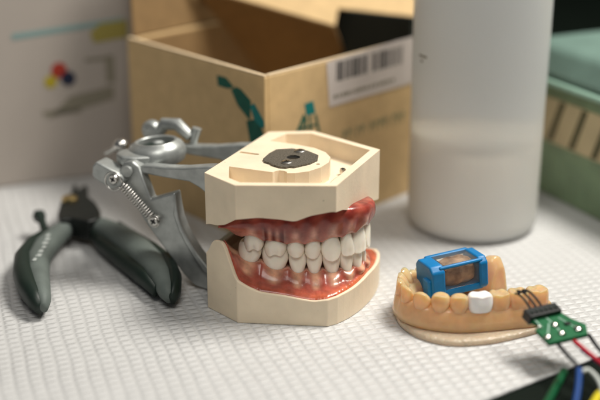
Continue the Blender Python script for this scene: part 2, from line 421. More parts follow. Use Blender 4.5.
def put_teeth(parent, at, L, bounds, specs, jaw, zroot_off):
    obs = []
    for side in (1, -1):
        for i, (k, zneck, ztip, dp) in enumerate(specs):
            u0, u1 = bounds[i], bounds[i + 1]
            if side == -1: u0, u1 = L - u1, L - u0
            a = at(u0); b_ = at(u1); c = at((u0 + u1) / 2)
            w = math.dist(a[:2], b_[:2]) * 1.01
            m_ = tooth_mesh(w, dp, zneck + zroot_off, ztip, k, side, i)
            X = Vector((b_[0] - a[0], -(b_[1] - a[1]), 0)).normalized()
            Yi = Vector((-c[2], c[3], 0)); Yi = (Yi - X * Yi.dot(X)).normalized()
            rnd = random.Random(i * 7 + side + (3 if jaw == 'u' else 11))
            org = Vector((c[0], -c[1], 0)) + Yi * rnd.uniform(-.4, .4) + Vector((0, 0, rnd.uniform(-.35, .35)))
            tilt = rnd.uniform(-.06, .06)
            zc = (zneck + ztip) / 2
            vs = []
            for x, y, z in m_.v:
                xx = x + (z - zc) * tilt; lean = (z - zc) * (.10 if jaw == 'u' else .06)
                vs.append(tuple(org + X * xx + Yi * (y + lean * 1.0) + Vector((0, 0, z + x * rnd.uniform(-.001, .001)))))
            m_.v = vs
            obs.append(m_.build('tooth', 'tooth', parent, smooth=True, angle=180, sub=1))
    return obs

ua, ULn = make_arch(0); la, LLn = make_arch(-1.6)
ub_ = [11, 20, 30.2, 38, 45.5, 54.5, 61, ULn / 2]
uspec = [('molar', 35.2, 29.2, 10), ('molar', 33.0, 26.6, 10.5), ('premolar', 32.6, 26.0, 8.5), ('premolar', 32.9, 25.2, 8.5), ('canine', 34.6, 24.8, 7.5), ('incisor', 35.6, 26.0, 6.5), ('incisor', 37.2, 25.6, 6.8)]
put_teeth(typ, ua, ULn, ub_, uspec, 'u', 2.2)
lb_ = [8.0, 18.6, 30.6, 38.6, 46, 54, 61, LLn / 2]
lspec = [('molar', 24.6, 31.5, 10), ('molar', 21.2, 30, 10.5), ('premolar', 19.8, 29.2, 8), ('premolar', 19.6, 29.4, 8), ('canine', 19.4, 29.6, 7), ('incisor', 19.4, 29, 6), ('incisor', 19.2, 29, 6)]
put_teeth(typ, la, LLn, lb_, lspec, 'l', -2.5)

RED = (.48, .10, .065); DEEP = (.30, .04, .028); PEACH = (.78, .42, .27); LIP_GLOW = (.68, .17, .07); PINK = (.84, .45, .34)  # the lip's orange has light shining through painted in
def mixc(a, b, f): f = max(0, min(1, f)); return tuple(x + (y - x) * f for x, y in zip(a, b))
def phase(u, bounds, L):
    uu = u if u <= L / 2 else L - u
    for i in range(len(bounds) - 1):
        if uu <= bounds[i + 1]: return i, max(0, (uu - bounds[i]) / (bounds[i + 1] - bounds[i]))
    return len(bounds) - 2, 1
def gum(parent, name, at, L, bounds, specs, jaw):
    m_ = MB(); rings = []; cols = []; NU = 300; sg = 1 if jaw == 'u' else -1
    u0 = 1.0
    for q in range(NU + 1):
        u = u0 + (L - 2 * u0) * q / NU
        um = min(u, L - u)
        s, t, nx, ny = at(u); i, f = phase(u, bounds, L)
        cen = math.sin(PI * max(0, min(1, f))) if um > bounds[0] else 0     # 1 at the middle of a tooth
        zn = smoothtab([(0, 40 if jaw == 'u' else 32.0), (bounds[0] * .8, specs[0][1] + (1 if jaw == 'u' else 1.5))] + [((bounds[k] + bounds[k + 1]) / 2, specs[k][1]) for k in range(len(specs))], um, 2.0)
        sc_ = (cen ** .7 * 1.3 - .5) * sg     # scallop: the gum line dips towards the root at mid tooth
        zneck = zn + sc_
        endf = min(1, (um - u0) / 7) ** .6    # closes behind the last molar
        ridge = cen ** 1.5 * 1.35
        if jaw == 'u':
            ztop = smoothtab([(0, 41), (3, 42), (8, 44), (19, 46), (34, 45.5), (45, 47.5), (50, 48.4), (55, 48.8), (60, 48.6), (68, 47.6), (72, 47.2)], um, 1.5)
            if u > L / 2: ztop = smoothtab([(0, 42), (30, 43), (45, 44), (60, 46.0), (70.6, 47.2)], um, 2)
            fl = smoothtab([(0, 4.5), (20, 3.2), (35, 2.2), (50, 2.2), (62, 1.9), (72, 1.8)], um, 2)
            zn_in = 36
            fr_ = lerp([(48, 0), (58, 1)], um)
            prof = [(-2 - 5 * fr_, ztop + 2.5 - 2.0 * fr_), (fl * .6 - .8 * fr_, ztop + .9 - .5 * fr_), (fl, ztop - 1.0), (fl * .95 + ridge * .3, zneck + (ztop - zneck) * .66), (fl * .6 + ridge * .8, zneck + (ztop - zneck) * .4), (.5 + ridge * .9, zneck + (ztop - zneck) * .18), (.55, zneck + .5), (.0, zneck), (-1.4, zneck + .6 - .6 * cen),
                    (-8.5, zn_in), (-10.5, zn_in + 2), (-13, 44), (-15, 47)]
            if um < bounds[0]:
                prof = [(o_, z + (1 - endf) * max(0, 41 - z) * .9) for o_, z in prof]
            vcol = [DEEP, RED, RED, RED, None, None, None, None, PINK, PINK, PINK, RED, RED]
        else:
            # outer lip lies on the stone rim
            px_, py_ = s + nx, t + ny
            best = min(lout, key=lambda e: abs((e[1][0] - s) * ny - (e[1][1] - t) * nx) + (1000 if (e[1][0] - s) * nx + (e[1][1] - t) * ny < 0 else 0))
            dist = (best[1][0] - s) * nx + (best[1][1] - t) * ny
            zl = zr(best[0]) - .15
            of = max(1.5, dist - 1.9)
            lw = max(0, min(1, (17 - um) / 7)); uo_ = lerp([(0, 10.5), (3, 13.0), (8, 16.5), (17, 25)], um)
            q_ = min(lout, key=lambda e: abs(e[0] - (uo_ if u < L / 2 else S - uo_)) )
            T_ = inset(q_[1], 2.0); zl = zl * (1 - lw) + (zr(q_[0]) - .25) * lw
            lip = smoothtab([(0, 0), (30, .1), (50, .5), (60, 1.2), (70, 1.6)], um, 2)
            zl2 = zl
            prof = [(of + .3, zl2 - 1.5), (of, zl2), (of * .9, zl2 + .9 + lip * .2), (of * .62, zl2 + .7 + (zneck - zl2) * .12), (of * .36 + ridge * .7, zneck + (zl2 - zneck) * .68), (of * .2 + .4 + ridge * 1.1, zneck + (zl2 - zneck) * .38), (.8 + ridge * .9, zneck + (zl2 - zneck) * .14 - .3), (.15, zneck), (-1.3, zneck - .5 + .5 * cen),
                    (-8.0, zn - .5), (-10, zn - 3), (-13, 11), (-15, 8.5)]
            if um < bounds[0]:
                prof = [(o_ * (.85 + .15 * endf) + 0, z) for o_, z in prof]
            vcol = [LIP_GLOW, LIP_GLOW, LIP_GLOW, RED, None, None, None, None, PINK, PINK, PINK, RED, RED]
        ring = []
        for j, (o_, z) in enumerate(prof):
            gx, gy = s + nx * o_, -(t + ny * o_)
            if jaw == 'l' and gx < 20:
                pass
            if jaw == 'l' and lw > 0 and 0 < o_:
                k_ = min(1.02, o_ / of); hx, hy = s + (T_[0] - s) * k_, -(t + (T_[1] - t) * k_)
                gx += (hx - gx) * lw; gy += (hy - gy) * lw
            ring.append((gx, gy, z))
            c = vcol[j]
            # acrylic paler over each root, red between; orange lip paints light shining through
            if c is None:
                w = max(0, cen) ** (1.4 + (7 - j) * 1.1)
                k = (1, 2, 3, 3)[min(3, j - 4)] / 3
                base = mixc(RED, DEEP, .55) if um > 14 else mixc(RED, PEACH, .2)
                c = mixc(base, PEACH if jaw == 'l' else PINK, w * (.95 if jaw == 'l' else .75) + (.10 if jaw == 'l' else .38) * k)
                if jaw == 'u' and i == 1: c = mixc((.16, .02, .015), (.72, .34, .25), max(math.exp(-((f - .30) / .09) ** 2), math.exp(-((f - .62) / .09) ** 2)) if .08 < f < .9 else .5)
                if jaw == 'u' and 52 < um: c = mixc(c, DEEP, .1)
            elif jaw == 'l' and j <= 2:
                c = mixc(RED, LIP_GLOW, lerp([(0, .1), (20, .15), (34, .3), (48, .6), (60, 1)], um))
            elif jaw == 'u' and j in (1, 2, 3):
                c = mixc(DEEP, RED, .5 + .5 * math.sin(um * .7 + j))
            cols.append(c)
        rings.append(ring)
    m_.loft(rings, cap=False)
    # a ring here is an open profile: drop the closing strip
    n_ = len(prof); m_.f = [f_ for f_ in m_.f if not ((f_[0] % n_ == n_ - 1))]
    # end faces
    m_.f.append(tuple(range(n_))); m_.f.append(tuple(NU * n_ + k for k in range(n_)))
    m_.col = cols
    return m_.build(name, 'gum', parent, smooth=True, angle=180, sub=1)
gum(typ, 'upper_gum', ua, ULn, ub_, uspec, 'u')
gum(typ, 'lower_gum', la, LLn, lb_, lspec, 'l')
# palate / tongue side floor
f_ = MB(); fill_with_holes(f_, [[(s, -t) for s, t, *_ in [la(LLn * k / 40) for k in range(41)]]], 9.5)
f_.v = [(x * .86 + 3, y * .72, z) for x, y, z in f_.v]; f_.col = [RED] * len(f_.v)
f_.build('mouth_floor', 'gum', typ)

# ---- silver articulator frame (profiles in the s,z plane, thickness across t)
def slab(name, prof, t0, t1, m='satin', bev=.9, parent=typ, n=3):
    m_ = MB(); m_.loft([[(s, -t0, z) for s, z in prof], [(s, -t1, z) for s, z in prof]])
    return m_.build(name, m, parent, bevel=bev, seg=n, smooth=True, angle=50)
low = [(-51.5, 54), (-49.5, 57.2), (-45.2, 58.3), (-41.7, 55.9), (-36.1, 41.1), (-23.4, 46.1), (-22.6, 40), (-21.6, 34.5), (-19.6, 29), (-16.8, 24), (-13, 18.5), (-8.5, 13.4), (-1, 8), (1, 8), (1, 1), (-3, -0 + .6), (-9, .6), (-14.8, 1.5), (-20, 6), (-26.4, 13.4), (-33.6, 22.0), (-38.9, 28.4), (-46, 39)]
slab('lower_arm', low, 12.5, 18.5)
# raised outer flange along the lower arm
slab('arm_rib', [(-22.6, 45.6), (-21.0, 34.5), (-19, 29), (-16, 24), (-12, 18.5), (-7.5, 13.4), (-2, 9), (-2, 6), (-9.5, 10.8), (-14, 16.5), (-18.4, 23), (-21.4, 29), (-23.8, 36)], 18, 20.2, bev=.7)
upa = [(-42, 56.0), (-35, 56.8), (-29.3, 56.9), (-18.9, 58.0), (-7.3, 60.2), (0, 61.0), (0, 41.5), (-4, 44), (-8.2, 47.3), (-11.7, 49.6), (-16.7, 51.7), (-29.5, 52.0), (-42, 52.6)]
slab('upper_arm', upa, 11, 17)
slab('upper_arm', [(s, z + 1.2 if z > 50 else z) for s, z in upa], -20, -14)
cb = MB(); cb.box((-2, 0, 53), (5, 40, 11)); cb.build('upper_mount', 'satin', typ, bevel=1.5, seg=3)
cb = MB(); cb.box((-2.2, 0, 14), (4.2, 44, 22)); cb.build('lower_mount', 'satin', typ, bevel=1.5, seg=3)
# ring
rg = MB()
prof = [(7.9, 4.6), (8.3, 5.0), (9.3, 5.0), (9.8, 4.4), (11.2, 3.6), (12.6, 1.5), (13.2, -1.5), (12.4, -4.6), (10.4, -6), (8.2, -6), (7.9, -5.6)]
rings = [[(-43.6 + r_ * math.cos(a) * 1.08, 1.5 + r_ * math.sin(a) * 1.05, 57.8 + h_ + r_ * math.cos(a) * .10) for r_, h_ in prof] for a in [2 * PI * k / 64 for k in range(64)]]
rg.loft(rings, cap=False, closed=True)
rg.build('ring', 'satin', typ, smooth=True, angle=34)
bi = MB(); bi.lathe([(8.2, -3), (8.2, 1.6), (.01, 1.4)], (-43.6, 1.5, 57.8), 32); bi.build('bore_shade', 'gripdark', typ, smooth=True, angle=30)  # added dark disc, paints the shade inside the ring's bore
fl_ = MB(); fl_.prism([(-57, -13), (-52, -16.5), (-45, -15), (-38, -10.5), (-38, -8), (-44, -9.5), (-51, -8), (-55.5, -4), (-58, -8)], 54.5, 59.2)
fl_.build('ring_flange', 'satin', typ, bevel=1.2, seg=3, smooth=True, angle=34)
# pivot lobe under the ring, leaning to the hinge
lb = MB(); lb.tube([(-50, 15, 56), (-48, 12, 56), (-46, 9, 55)], [(4, 4), (6, 5), (6, 5)], 20)
lb.build('pivot_lobe', 'satin', typ, smooth=True, angle=180)
pv = MB(); pv.tube([(-47, -20.6, 53.6), (-47, -11, 53.6)], 2.6, 20); pv.build('hinge_pin', 'satin', typ, smooth=True)
# far-side knobs
kn = MB(); kn.lathe([(0.01, 0), (4.2, .2), (5.2, 2), (5.2, 4.5), (4, 6), (.01, 6.4)], (-55, 21, 62), 24, 'y'); kn.build('knob', 'satin', typ, smooth=True)
kn = MB(); kn.tube([(-52, 18, 60), (-48, 18, 66), (-41, 18, 66.5), (-34, 18, 61)], [2.6, 3.2, 3.2, 2.6], 16); kn.build('far_yoke', 'satin', typ, smooth=True)
kn = MB(); kn.tube([(-33, 18, 58), (-31, 19, 65.5)], [1.8, 2.4], 16); kn.build('far_post', 'satin', typ, smooth=True)
# lever block with rounded end
lev = [(-62.0, 57.0), (-49.4, 52.4), (-47.2, 50), (-48.2, 47.4), (-54.6, 44.2), (-63.8, 48.6), (-64.8, 50.5), (-64.2, 54.8)]
lv_ = slab('lever', lev, 13, 22, bev=.9)
# small ball screw and stud
st = MB(); st.tube([(-77, 10, 50), (-66, 8, 56.5)], 1.3, 12); st.build('stud', 'steel', typ, smooth=True)
st = MB(); st.lathe([(.01, -3), (2.2, -2.6), (3.6, -1), (3.6, 1), (2.2, 2.6), (.01, 3)], (-64.5, 4, 57.5), 20); st.build('ball_nut', 'steel', typ, smooth=True, angle=180)
st = MB(); st.lathe([(.01, -2.4), (1.8, -2), (2.7, 0), (1.8, 2), (.01, 2.4)], (-70, 9, 54.2), 20); st.build('ball_nut', 'steel', typ, smooth=True, angle=180)
screw(typ, (-52.6, -22.0, 50.0), 2.4, 1.6, 'y')
screw(typ, (-33.3, -18.6, 31.7), 2.5, 3.2, 'y')
# coil spring with end loops
P0 = Vector((-48.6, -21.5, 47.2)); P1 = Vector((-34.6, -20.6, 33.2)); dd = (P1 - P0); Ln = dd.length; dz = dd.normalized()
ax = dz.cross(Vector((0, 1, 0))).normalized(); ay = dz.cross(ax)
path = []
loopc = Vector((-51.8, -23.6, 49.6))
for k in range(26): 
    a = -PI * .2 - 2 * PI * .9 * k / 25
    path.append(loopc + Vector((1, 0, 0)) * 4.3 * math.cos(a) + Vector((0, 0, 1)) * 4.3 * math.sin(a) + Vector((0, -.9 + k * .02, 0)))
turns = 15
for k in range(turns * 14 + 1):
    a = 2 * PI * k / 14
    path.append(P0 + dz * Ln * k / (turns * 14) + (ax * math.cos(a) + ay * math.sin(a)) * 2.1)
for k in range(14):
    a = 2 * PI * k / 14
    path.append(Vector((-33.3, -21, 31.7)) + Vector((math.cos(a) * 2.8, 0, math.sin(a) * 2.8)))
sp = MB(); sp.tube(path, .42, 7); sp.build('spring', 'steel', typ, smooth=True, angle=180)

# ------------------------------------------------------------------ pliers
pl = empty('pliers', 'open grey and black cutting pliers lying on the white mat', 'pliers', (-116, 545, 0))
def W(pts): return [(x + 116, y - 545, z) for x, y, z in pts]
hb = MB(); hb.tube(W([(-117, 547, 8), (-121, 535, 8), (-124, 519, 8), (-124, 502, 8), (-120.5, 485, 8), (-116.5, 471, 7.5), (-113, 460, 7), (-111, 453, 6.5)]),
        [(4, 4.4), (5.6, 5), (6.3, 5.4), (5.9, 5.6), (5.3, 5.6), (4.6, 5.4), (3.6, 4.8), (1.8, 2.6)], 20, up=(0, 0, 1))
lh = hb.build('handle', 'gripgrey', pl, smooth=True, angle=180)
hb = MB(); hb.tube(W([(-126, 535, 8.0), (-130.5, 519, 8), (-131, 502, 8), (-127, 485, 8), (-121.5, 470, 7.6), (-116.5, 460, 7), (-113, 453, 6)]),
        [(2.2, 4.0), (3.4, 5.4), (4.4, 5.9), (5.0, 6.1), (4.8, 5.9), (3.8, 5.1), (2, 2.8)], 20, up=(0, 0, 1))
hb.build('grip_insert', 'gripdark', lh, smooth=True, angle=180)
mk = MB()
for k in range(7):
    yy = 520 - k * 5.0; xx = -122.6 + .9 * math.sin(k * .5)
    mk.box((xx + 116 + (k % 2) * .3, yy - 545, 13.45), (1.7 + (k * 37 % 3) * .4, 3.2, .25), rz=-.1)
mk.build('marking', 'mark', lh)
hb = MB(); hb.tube(W([(-108, 549, 9), (-99, 540, 9), (-89, 529, 9), (-78, 512, 9), (-69, 496, 8.5), (-63, 481, 8), (-59.4, 469, 7), (-58, 463, 6.5)]),
        [(4, 4.4), (6.2, 5.2), (7.4, 5.6), (7.6, 5.9), (7.1, 5.9), (5.6, 5.6), (4.0, 4.8), (2.0, 2.8)], 20, up=(0, 0, 1))
rh = hb.build('handle', 'gripgrey', pl, smooth=True, angle=180)
hb = MB(); hb.tube(W([(-92, 545, 7), (-82, 528, 7), (-71, 512, 7), (-62, 496, 7.6), (-57.5, 481, 7.6), (-56, 470, 7), (-56.5, 463, 6)]),
        [(2, 4.2), (3.2, 5.6), (3.8, 6.2), (4, 6.4), (3.6, 6.2), (2.8, 5.4), (1.6, 3)], 20, up=(0, 0, 1))
hb.build('grip_insert', 'gripdark', rh, smooth=True, angle=180)
hb = MB(); hb.tube(W([(-107, 541, 7), (-96.5, 523, 6.6), (-84, 504, 6.6), (-73.5, 487, 6.6), (-65, 471, 6)]), [(1.6, 3.4), (2.8, 4.6), (3.2, 4.8), (2.8, 4.6), (1.4, 3)], 16, up=(0, 0, 1))
hb.build('grip_insert', 'gripdark', rh, smooth=True, angle=180)
jt = MB(); jt.prism([((x + 113) * .84 - 1 + 4, (y - 560) * .9 + 17) for x, y in [(-128, 566), (-124, 578), (-126, 592), (-123.6, 594), (-120.6, 584), (-118.5, 592), (-115.5, 590), (-113, 574), (-106, 563), (-100, 548), (-98, 536), (-104, 530), (-111, 533), (-116, 536), (-121, 533), (-125, 542)]], 4, 15)
j = jt.build('jaw', 'darksteel', pl, bevel=2, seg=3, smooth=True)
jn = MB(); jn.lathe([(4.2, 0), (4.2, 1.4), (3.0, 2.2), (.01, 2.3)], (-4.6, 21, 15), 24); jn.build('pivot_screw', 'brass', pl, smooth=True)
ls = MB(); ls.tube(W([(-133.5, 551, 12), (-131, 545, 11), (-128, 537, 9)]), [3.0, 2.0, 2.0], 14); ls.build('spring_end', 'gripdark', pl, smooth=True)
ls = MB(); ls.lathe([(.01, -3.4), (2.6, -2.6), (3.5, 0), (2.6, 2.6), (.01, 3.4)], (-18.0, 7.5, 11), 18); ls.build('spring_ball', 'gripdark', pl, smooth=True, angle=180)

# ------------------------------------------------------------------ kraft box
K = Vector((-17, 534, 0)); du = Vector((-.66, .751, 0)); dv = Vector((.679, .734, 0)); LU, LV, BH = 118, 132, 88.5
kb = empty('cardboard_box', 'open tan cardboard box with teal print and barcode sticker behind the typodont', 'box', K)
def kq(u, v, z): return du * u + dv * v + Vector((0, 0, z))
def wall(name, a, b_, z0, z1, th, parent=kb, m='kraft', label=None):
    # a,b: (u,v) outer line ends; thickness goes towards the inside (positive perpendicular towards box centre)
    A_, B_ = kq(*a, 0), kq(*b_, 0); n_ = Vector((-(B_ - A_).y, (B_ - A_).x, 0)).normalized()
    if n_.dot(kq(LU / 2, LV / 2, 0) - A_) < 0: n_ = -n_
    m_ = MB(); q_ = [A_, B_, B_ + n_ * th, A_ + n_ * th]
    m_.loft([[tuple(p + Vector((0, 0, z0))) for p in q_], [tuple(p + Vector((0, 0, z1))) for p in q_]])
    return m_.build(name, m, parent, bevel=.5)
wl = wall('left_panel', (0, 0), (LU, 0), 0, BH, 2.6)
wr = wall('right_panel', (0, 2.8), (0, LV), 0, BH, 2.6)
wall('far_left_panel', (LU, 2.8), (LU, LV - .2), 0, BH, 2.6)
wall('rear_panel', (60, LV), (LU - 2.8, LV), .2, BH, 2.6)
wall('rear_panel', (2.8, LV), (60, LV), .2, 52, 2.6)
wall('shade_liner', (LU - 2.8, 3), (LU - 2.8, LV - 3), 2.2, BH - 1.2, .8, kb, 'kraft_shade')  # added thin panels that paint shade onto the inner walls
wall('shade_liner', (60, LV - 2.8), (LU - 3.8, LV - 2.8), 2.2, BH - 1.2, .8, kb, 'kraft_shade')
fl = MB(); fl.add([kq(3, 3, .6), kq(LU - 3, 3, .6), kq(LU - 3, LV - 3, .6), kq(3, LV - 3, .6), kq(3, 3, 2), kq(LU - 3, 3, 2), kq(LU - 3, LV - 3, 2), kq(3, LV - 3, 2)], [(0, 1, 2, 3), (4, 5, 6, 7), (0, 1, 5, 4), (1, 2, 6, 5), (2, 3, 7, 6), (3, 0, 4, 7)])
fl.build('bottom_panel', 'kraft', kb)
# exposed pale cut edge of the board on the front corner
for a, b_ in (((.3, .3), (LU - .3, .3)), ((.3, 3.1), (.3, LV))):
    A_, B_ = kq(*a, BH + .25), kq(*b_, BH + .25); m_ = MB(); m_.tube([A_, B_], .001, 3)
    m_ = MB(); w_ = (dv if a[0] == .3 and b_[0] > 50 else du) * 2.1
    m_.loft([[A_, A_ + w_, A_ + w_ + Vector((0, 0, .6)), A_ + Vector((0, 0, .6))], [B_, B_ + w_, B_ + w_ + Vector((0, 0, .6)), B_ + Vector((0, 0, .6))]])
    m_.build('board_edge', 'kraft_edge', kb)
# leaning inner rear panel (its left edge runs down into the box), its outward folded flap with a finger hole
def wpt(x, y, z): return Vector((x, y, z)) - K
def thick(name, pts, th, m, parent=kb, bev=.4, holes=None):
    n_ = (pts[1] - pts[0]).cross(pts[2] - pts[0]).normalized() * th
    m_ = MB(); m_.loft([[tuple(p) for p in pts], [tuple(p + n_) for p in pts]]); return m_.build(name, m, parent, bevel=bev)
E1 = wpt(19.9, 648.7, 89.1); E2 = wpt(24.4, 643.5, 77.5)
T1 = wpt(-56.4, 661.3, 102.8); T2 = wpt(-30.0, 689.8, 57.9) 
inner_panel = thick('inner_flap', [wpt(-62.4, 654.8, 113.0), wpt(-48.4, 655.1, 107.3), wpt(19.9, 648.7, 89.1), wpt(25.1, 659.5, 74.0), wpt(27.4, 669, 61.5), wpt(-24, 696, 48.4)], -1.6, 'kraft_shade')
thick('rear_flap', [wpt(-48.4, 655.5, 107.5), wpt(19.9, 648.9, 89.4), wpt(21.9, 659.4, 97.4), wpt(65.0, 662.8, 92.1), wpt(75.5, 663.6, 90.8), wpt(83.1, 684.2, 105.8), wpt(-57.4, 664.9, 116.5)], 1.6, 'kraft')
hd = MB(); hd.lathe([(2.6, 0), (2.6, .5), (.01, .5)], (0, 0, 0), 20)
ho = hd.build('finger_hole', 'black', kb); ho.location = wpt(-18.3, 656.0, 102.0) * MM
ho.rotation_euler = Vector((.143, -.62, .771)).to_track_quat('Z', 'Y').to_euler()
# far left flap standing up
m_ = [kq(LU + .5, 1, BH + .5), kq(LU + .5, LV - 2, BH + .5), kq(LU + 8, LV + 2, BH + 62), kq(LU + 8, 2, BH + 62)]
thick('standing_flap', [m_[0] + dv * 3, m_[1], m_[2], m_[3] + dv * 6], 1.6, 'kraft_shade')
# prints
def decal(name, parent, face, polys, m, off=.15):
    m_ = MB(); a = du if face == 'L' else dv; nn = (-dv if face == 'L' else -du)
    for p in polys:
        if face == 'L':
            mx_ = sum(q[0] for q in p) / len(p); mz_ = sum(q[1] for q in p) / len(p); p = [(max(.4, mx_ + (x - mx_) * 1.22), mz_ + (z - mz_) * 1.22) for x, z in p]
        m_.loft([[tuple(a * x + nn * o_ + Vector((0, 0, z))) for x, z in p] for o_ in (-.05, off)])
    return m_.build(name, m, parent)
decal('print_mark', wl, 'L', [[(36.1, 82.5), (30.1, 82.6), (24.9, 79.5), (28.8, 78.2), (35.6, 78.2)], [(24.4, 77.2), (21, 79), (18.0, 78.6), (11.8, 75.1), (12.4, 66.6), (20.2, 71.5)]], 'green_ink')
decal('print_mark', wl, 'L', [[(10.1, 71.7), (7.3, 73.2), (1.0, 67), (.6, 64.6), (3, 64.0), (7.4, 66.4)], ], 'teal_ink')
decal('print_mark', wl, 'L', [[(12.6, 63.4), (8, 65), (3.3, 62.4), (1.4, 59.0), (1.6, 54), (10.5, 55)]], 'green_ink')
decal('print_mark', wr, 'R', [[(28.3, 70.0), (34.6, 70.4), (36.5, 63.7), (29.7, 63.6)]], 'teal_ink')
def stroke(x0, z0, x1, z1, w=.5):
    d_ = Vector((x1 - x0, z1 - z0)).normalized(); q = Vector((-d_.y, d_.x)) * w
    return [(x0 + q.x, z0 + q.y), (x1 + q.x, z1 + q.y), (x1 - q.x, z1 - q.y), (x0 - q.x, z0 - q.y)]
decal('print_mark', wr, 'R', [stroke(21.6, 55, 28.2, 64.6, .8), stroke(25.3, 55, 28.8, 63, .6), stroke(32.4, 63, 32.8, 54.5, .7), stroke(36.4, 62.8, 39.4, 53, .8), stroke(29.5, 63, 29.0, 55, .6), stroke(24, 58, 37, 57.4, .5)], 'green_ink')
# faint lettering low on the right face (too blurred in the photograph to read)
LT = []
xs = 58
for k, w in enumerate([3, 3, 1.2, 3, 3, 0, 3.4, 3, 3, 3, 1, 3, 3.2, 3]):
    if w: LT += [[(xs, 44.0), (xs + w * .35, 44.0), (xs + w * .35, 50), (xs, 50)]] + ([[(xs + w * .36, 46.4 + (k % 2)), (xs + w, 46.4 + (k % 2)), (xs + w, 49 + (k % 3) * .5), (xs + w * .36, 49 + (k % 3) * .5)]] if w > 1.5 else [])
    xs += max(w, 2) + 1.0
decal('print_mark', wr, 'R', LT, 'faint_ink', .12)
# barcode sticker
st = decal('barcode_sticker', wr, 'R', [[(44.5, 88.2), (47.0, 64.6), (118, 64.6), (118, 90.5), (100, 90.4), (60, 89.0)]], 'label', .35)
bars = []; x = 52.0; rb = random.Random(8)
while x < 106:
    w = rb.choice((.6, .9, 1.4, 2.2))
    if not 75.5 < x < 78: bars.append([(x, 77.2), (x + w, 77.2), (x + w, 87.2), (x, 87.2)])
    x += w + rb.choice((.6, .8, 1.3))
m_ = decal('barcode', st, 'R', bars, 'ink', .45)
tx = []; x = 50
while x < 98:
    w = rb.uniform(1, 2.6); tx.append([(x, 68.4), (x + w, 68.4), (x + w, 70.4), (x, 70.4)]); x += w + rb.choice((.5, .5, 1.2))
decal('sticker_text', st, 'R', tx, 'greyink', .45)

# added black sheet stands for a dark cut-out at the box's right corner
bp = empty('dark_cutout', 'black sheet standing for the dark cut-out at the right end of the cardboard box', 'dark opening', (40, 620, 52))
pts = [Vector(p) - Vector((40, 620, 52)) for p in [(24.6, 661.6, 58), (20.2, 666.6, 72.2), (15.2, 672.2, 84.8), (21.0, 665.5, 96.6), (60.4, 620.7, 100.4), (60.4, 620.7, 58)]]
n_ = Vector((.68, .73, 0)) * 3
m_ = MB(); m_.loft([[tuple(p) for p in pts], [tuple(p + n_) for p in pts]]); m_.build('cutout_sheet', 'cutout_sheet', bp, bevel=.6)

# ------------------------------------------------------------------ white carton far left
cd = Vector((.9213, .3887, 0)); cn = Vector((-.3887, .9213, 0)); O = Vector((-173.5, 627.5, 0))
wb = empty('white_carton', 'tall white carton with small red, yellow and black dots behind the pliers', 'carton', O)
def cq(x, y, z): return cd * x + cn * y + Vector((0, 0, z))
m_ = MB(); m_.loft([[tuple(cq(x, y, z)) for x, y in ((-90, 0), (84, 0), (84, 90), (-90, 90))] for z in (.3, 175)]); cbx = m_.build('carton_body', 'whitebox', wb, bevel=1)
def cdec(name, polys, m, off=.2):
    m_ = MB()
    for p in polys: m_.loft([[tuple(cq(x, -o_, z)) for x, z in p] for o_ in (-.05, off)])
    return m_.build(name, m, cbx)
def rc(x0, z0, x1, z1): return [(x0, z0), (x1, z0), (x1, z1), (x0, z1)]
cdec('blue_stripe', [[(14, 85.5), (78, 90.5), (78, 93.5), (14, 89)]], 'paleteal')
cdec('yellow_patch', [[(60, 80), (80, 82), (80, 92), (64, 91), (58, 86)]], 'dullyellow', .3)
circ = lambda cx, cz, r_: [(cx + r_ * math.cos(2 * PI * k / 24), cz + r_ * math.sin(2 * PI * k / 24)) for k in range(24)]
cdec('yellow_dot', [circ(33.6, 59.8, 3.7)], 'yellow', .3)
cdec('red_dot', [circ(38.9, 66.0, 4.5)], 'red', .4)
cdec('black_dot', [circ(43.8, 60.8, 4.2)], 'navy', .5)
cdec('grey_print', [rc(54, 69.5, 66, 71.5), rc(66, 56, 71, 72), [(30, 38), (70, 46), (70, 54), (44, 50)], rc(28, 40, 50, 43)], 'greyink', .25)

# ------------------------------------------------------------------ bottle
bt = empty('plastic_bottle', 'tall frosted translucent plastic bottle half filled with cloudy liquid', 'bottle', (91, 571, 0))
m_ = MB(); R_ = 33.8
m_.lathe([(.01, .4), (26, .4), (31.5, 1.2), (R_ - .3, 4.5), (R_, 9), (R_ + .3, 80), (R_ + .5, 130), (R_, 150), (26, 170), (14, 182), (13, 196), (.01, 196)], (0, 0, 0), 96)
bo = m_.build('bottle_wall', 'bottle', bt, smooth=True, angle=60)
m_ = MB(); m_.lathe([(.01, 2.2), (26, 2.2), (R_ - 3, 4), (R_ - 2, 9), (R_ - 1.7, 52.6), (R_ - 2.2, 53), (.01, 53)], (0, 0, 0), 96)
m_.build('liquid', 'liquid', bt, smooth=True, angle=60)
m_ = MB()
for k, (a, z, w) in enumerate([(-2.72, 94, 3.2), (-2.62, 94, 2.4), (-2.70, 91.5, 1.6)]):
    m_.box(((R_ + .45) * math.cos(a), (R_ + .45) * math.sin(a), z), (.3, w, 1.0), rz=a)
m_.build('volume_mark', 'greyink', bt)

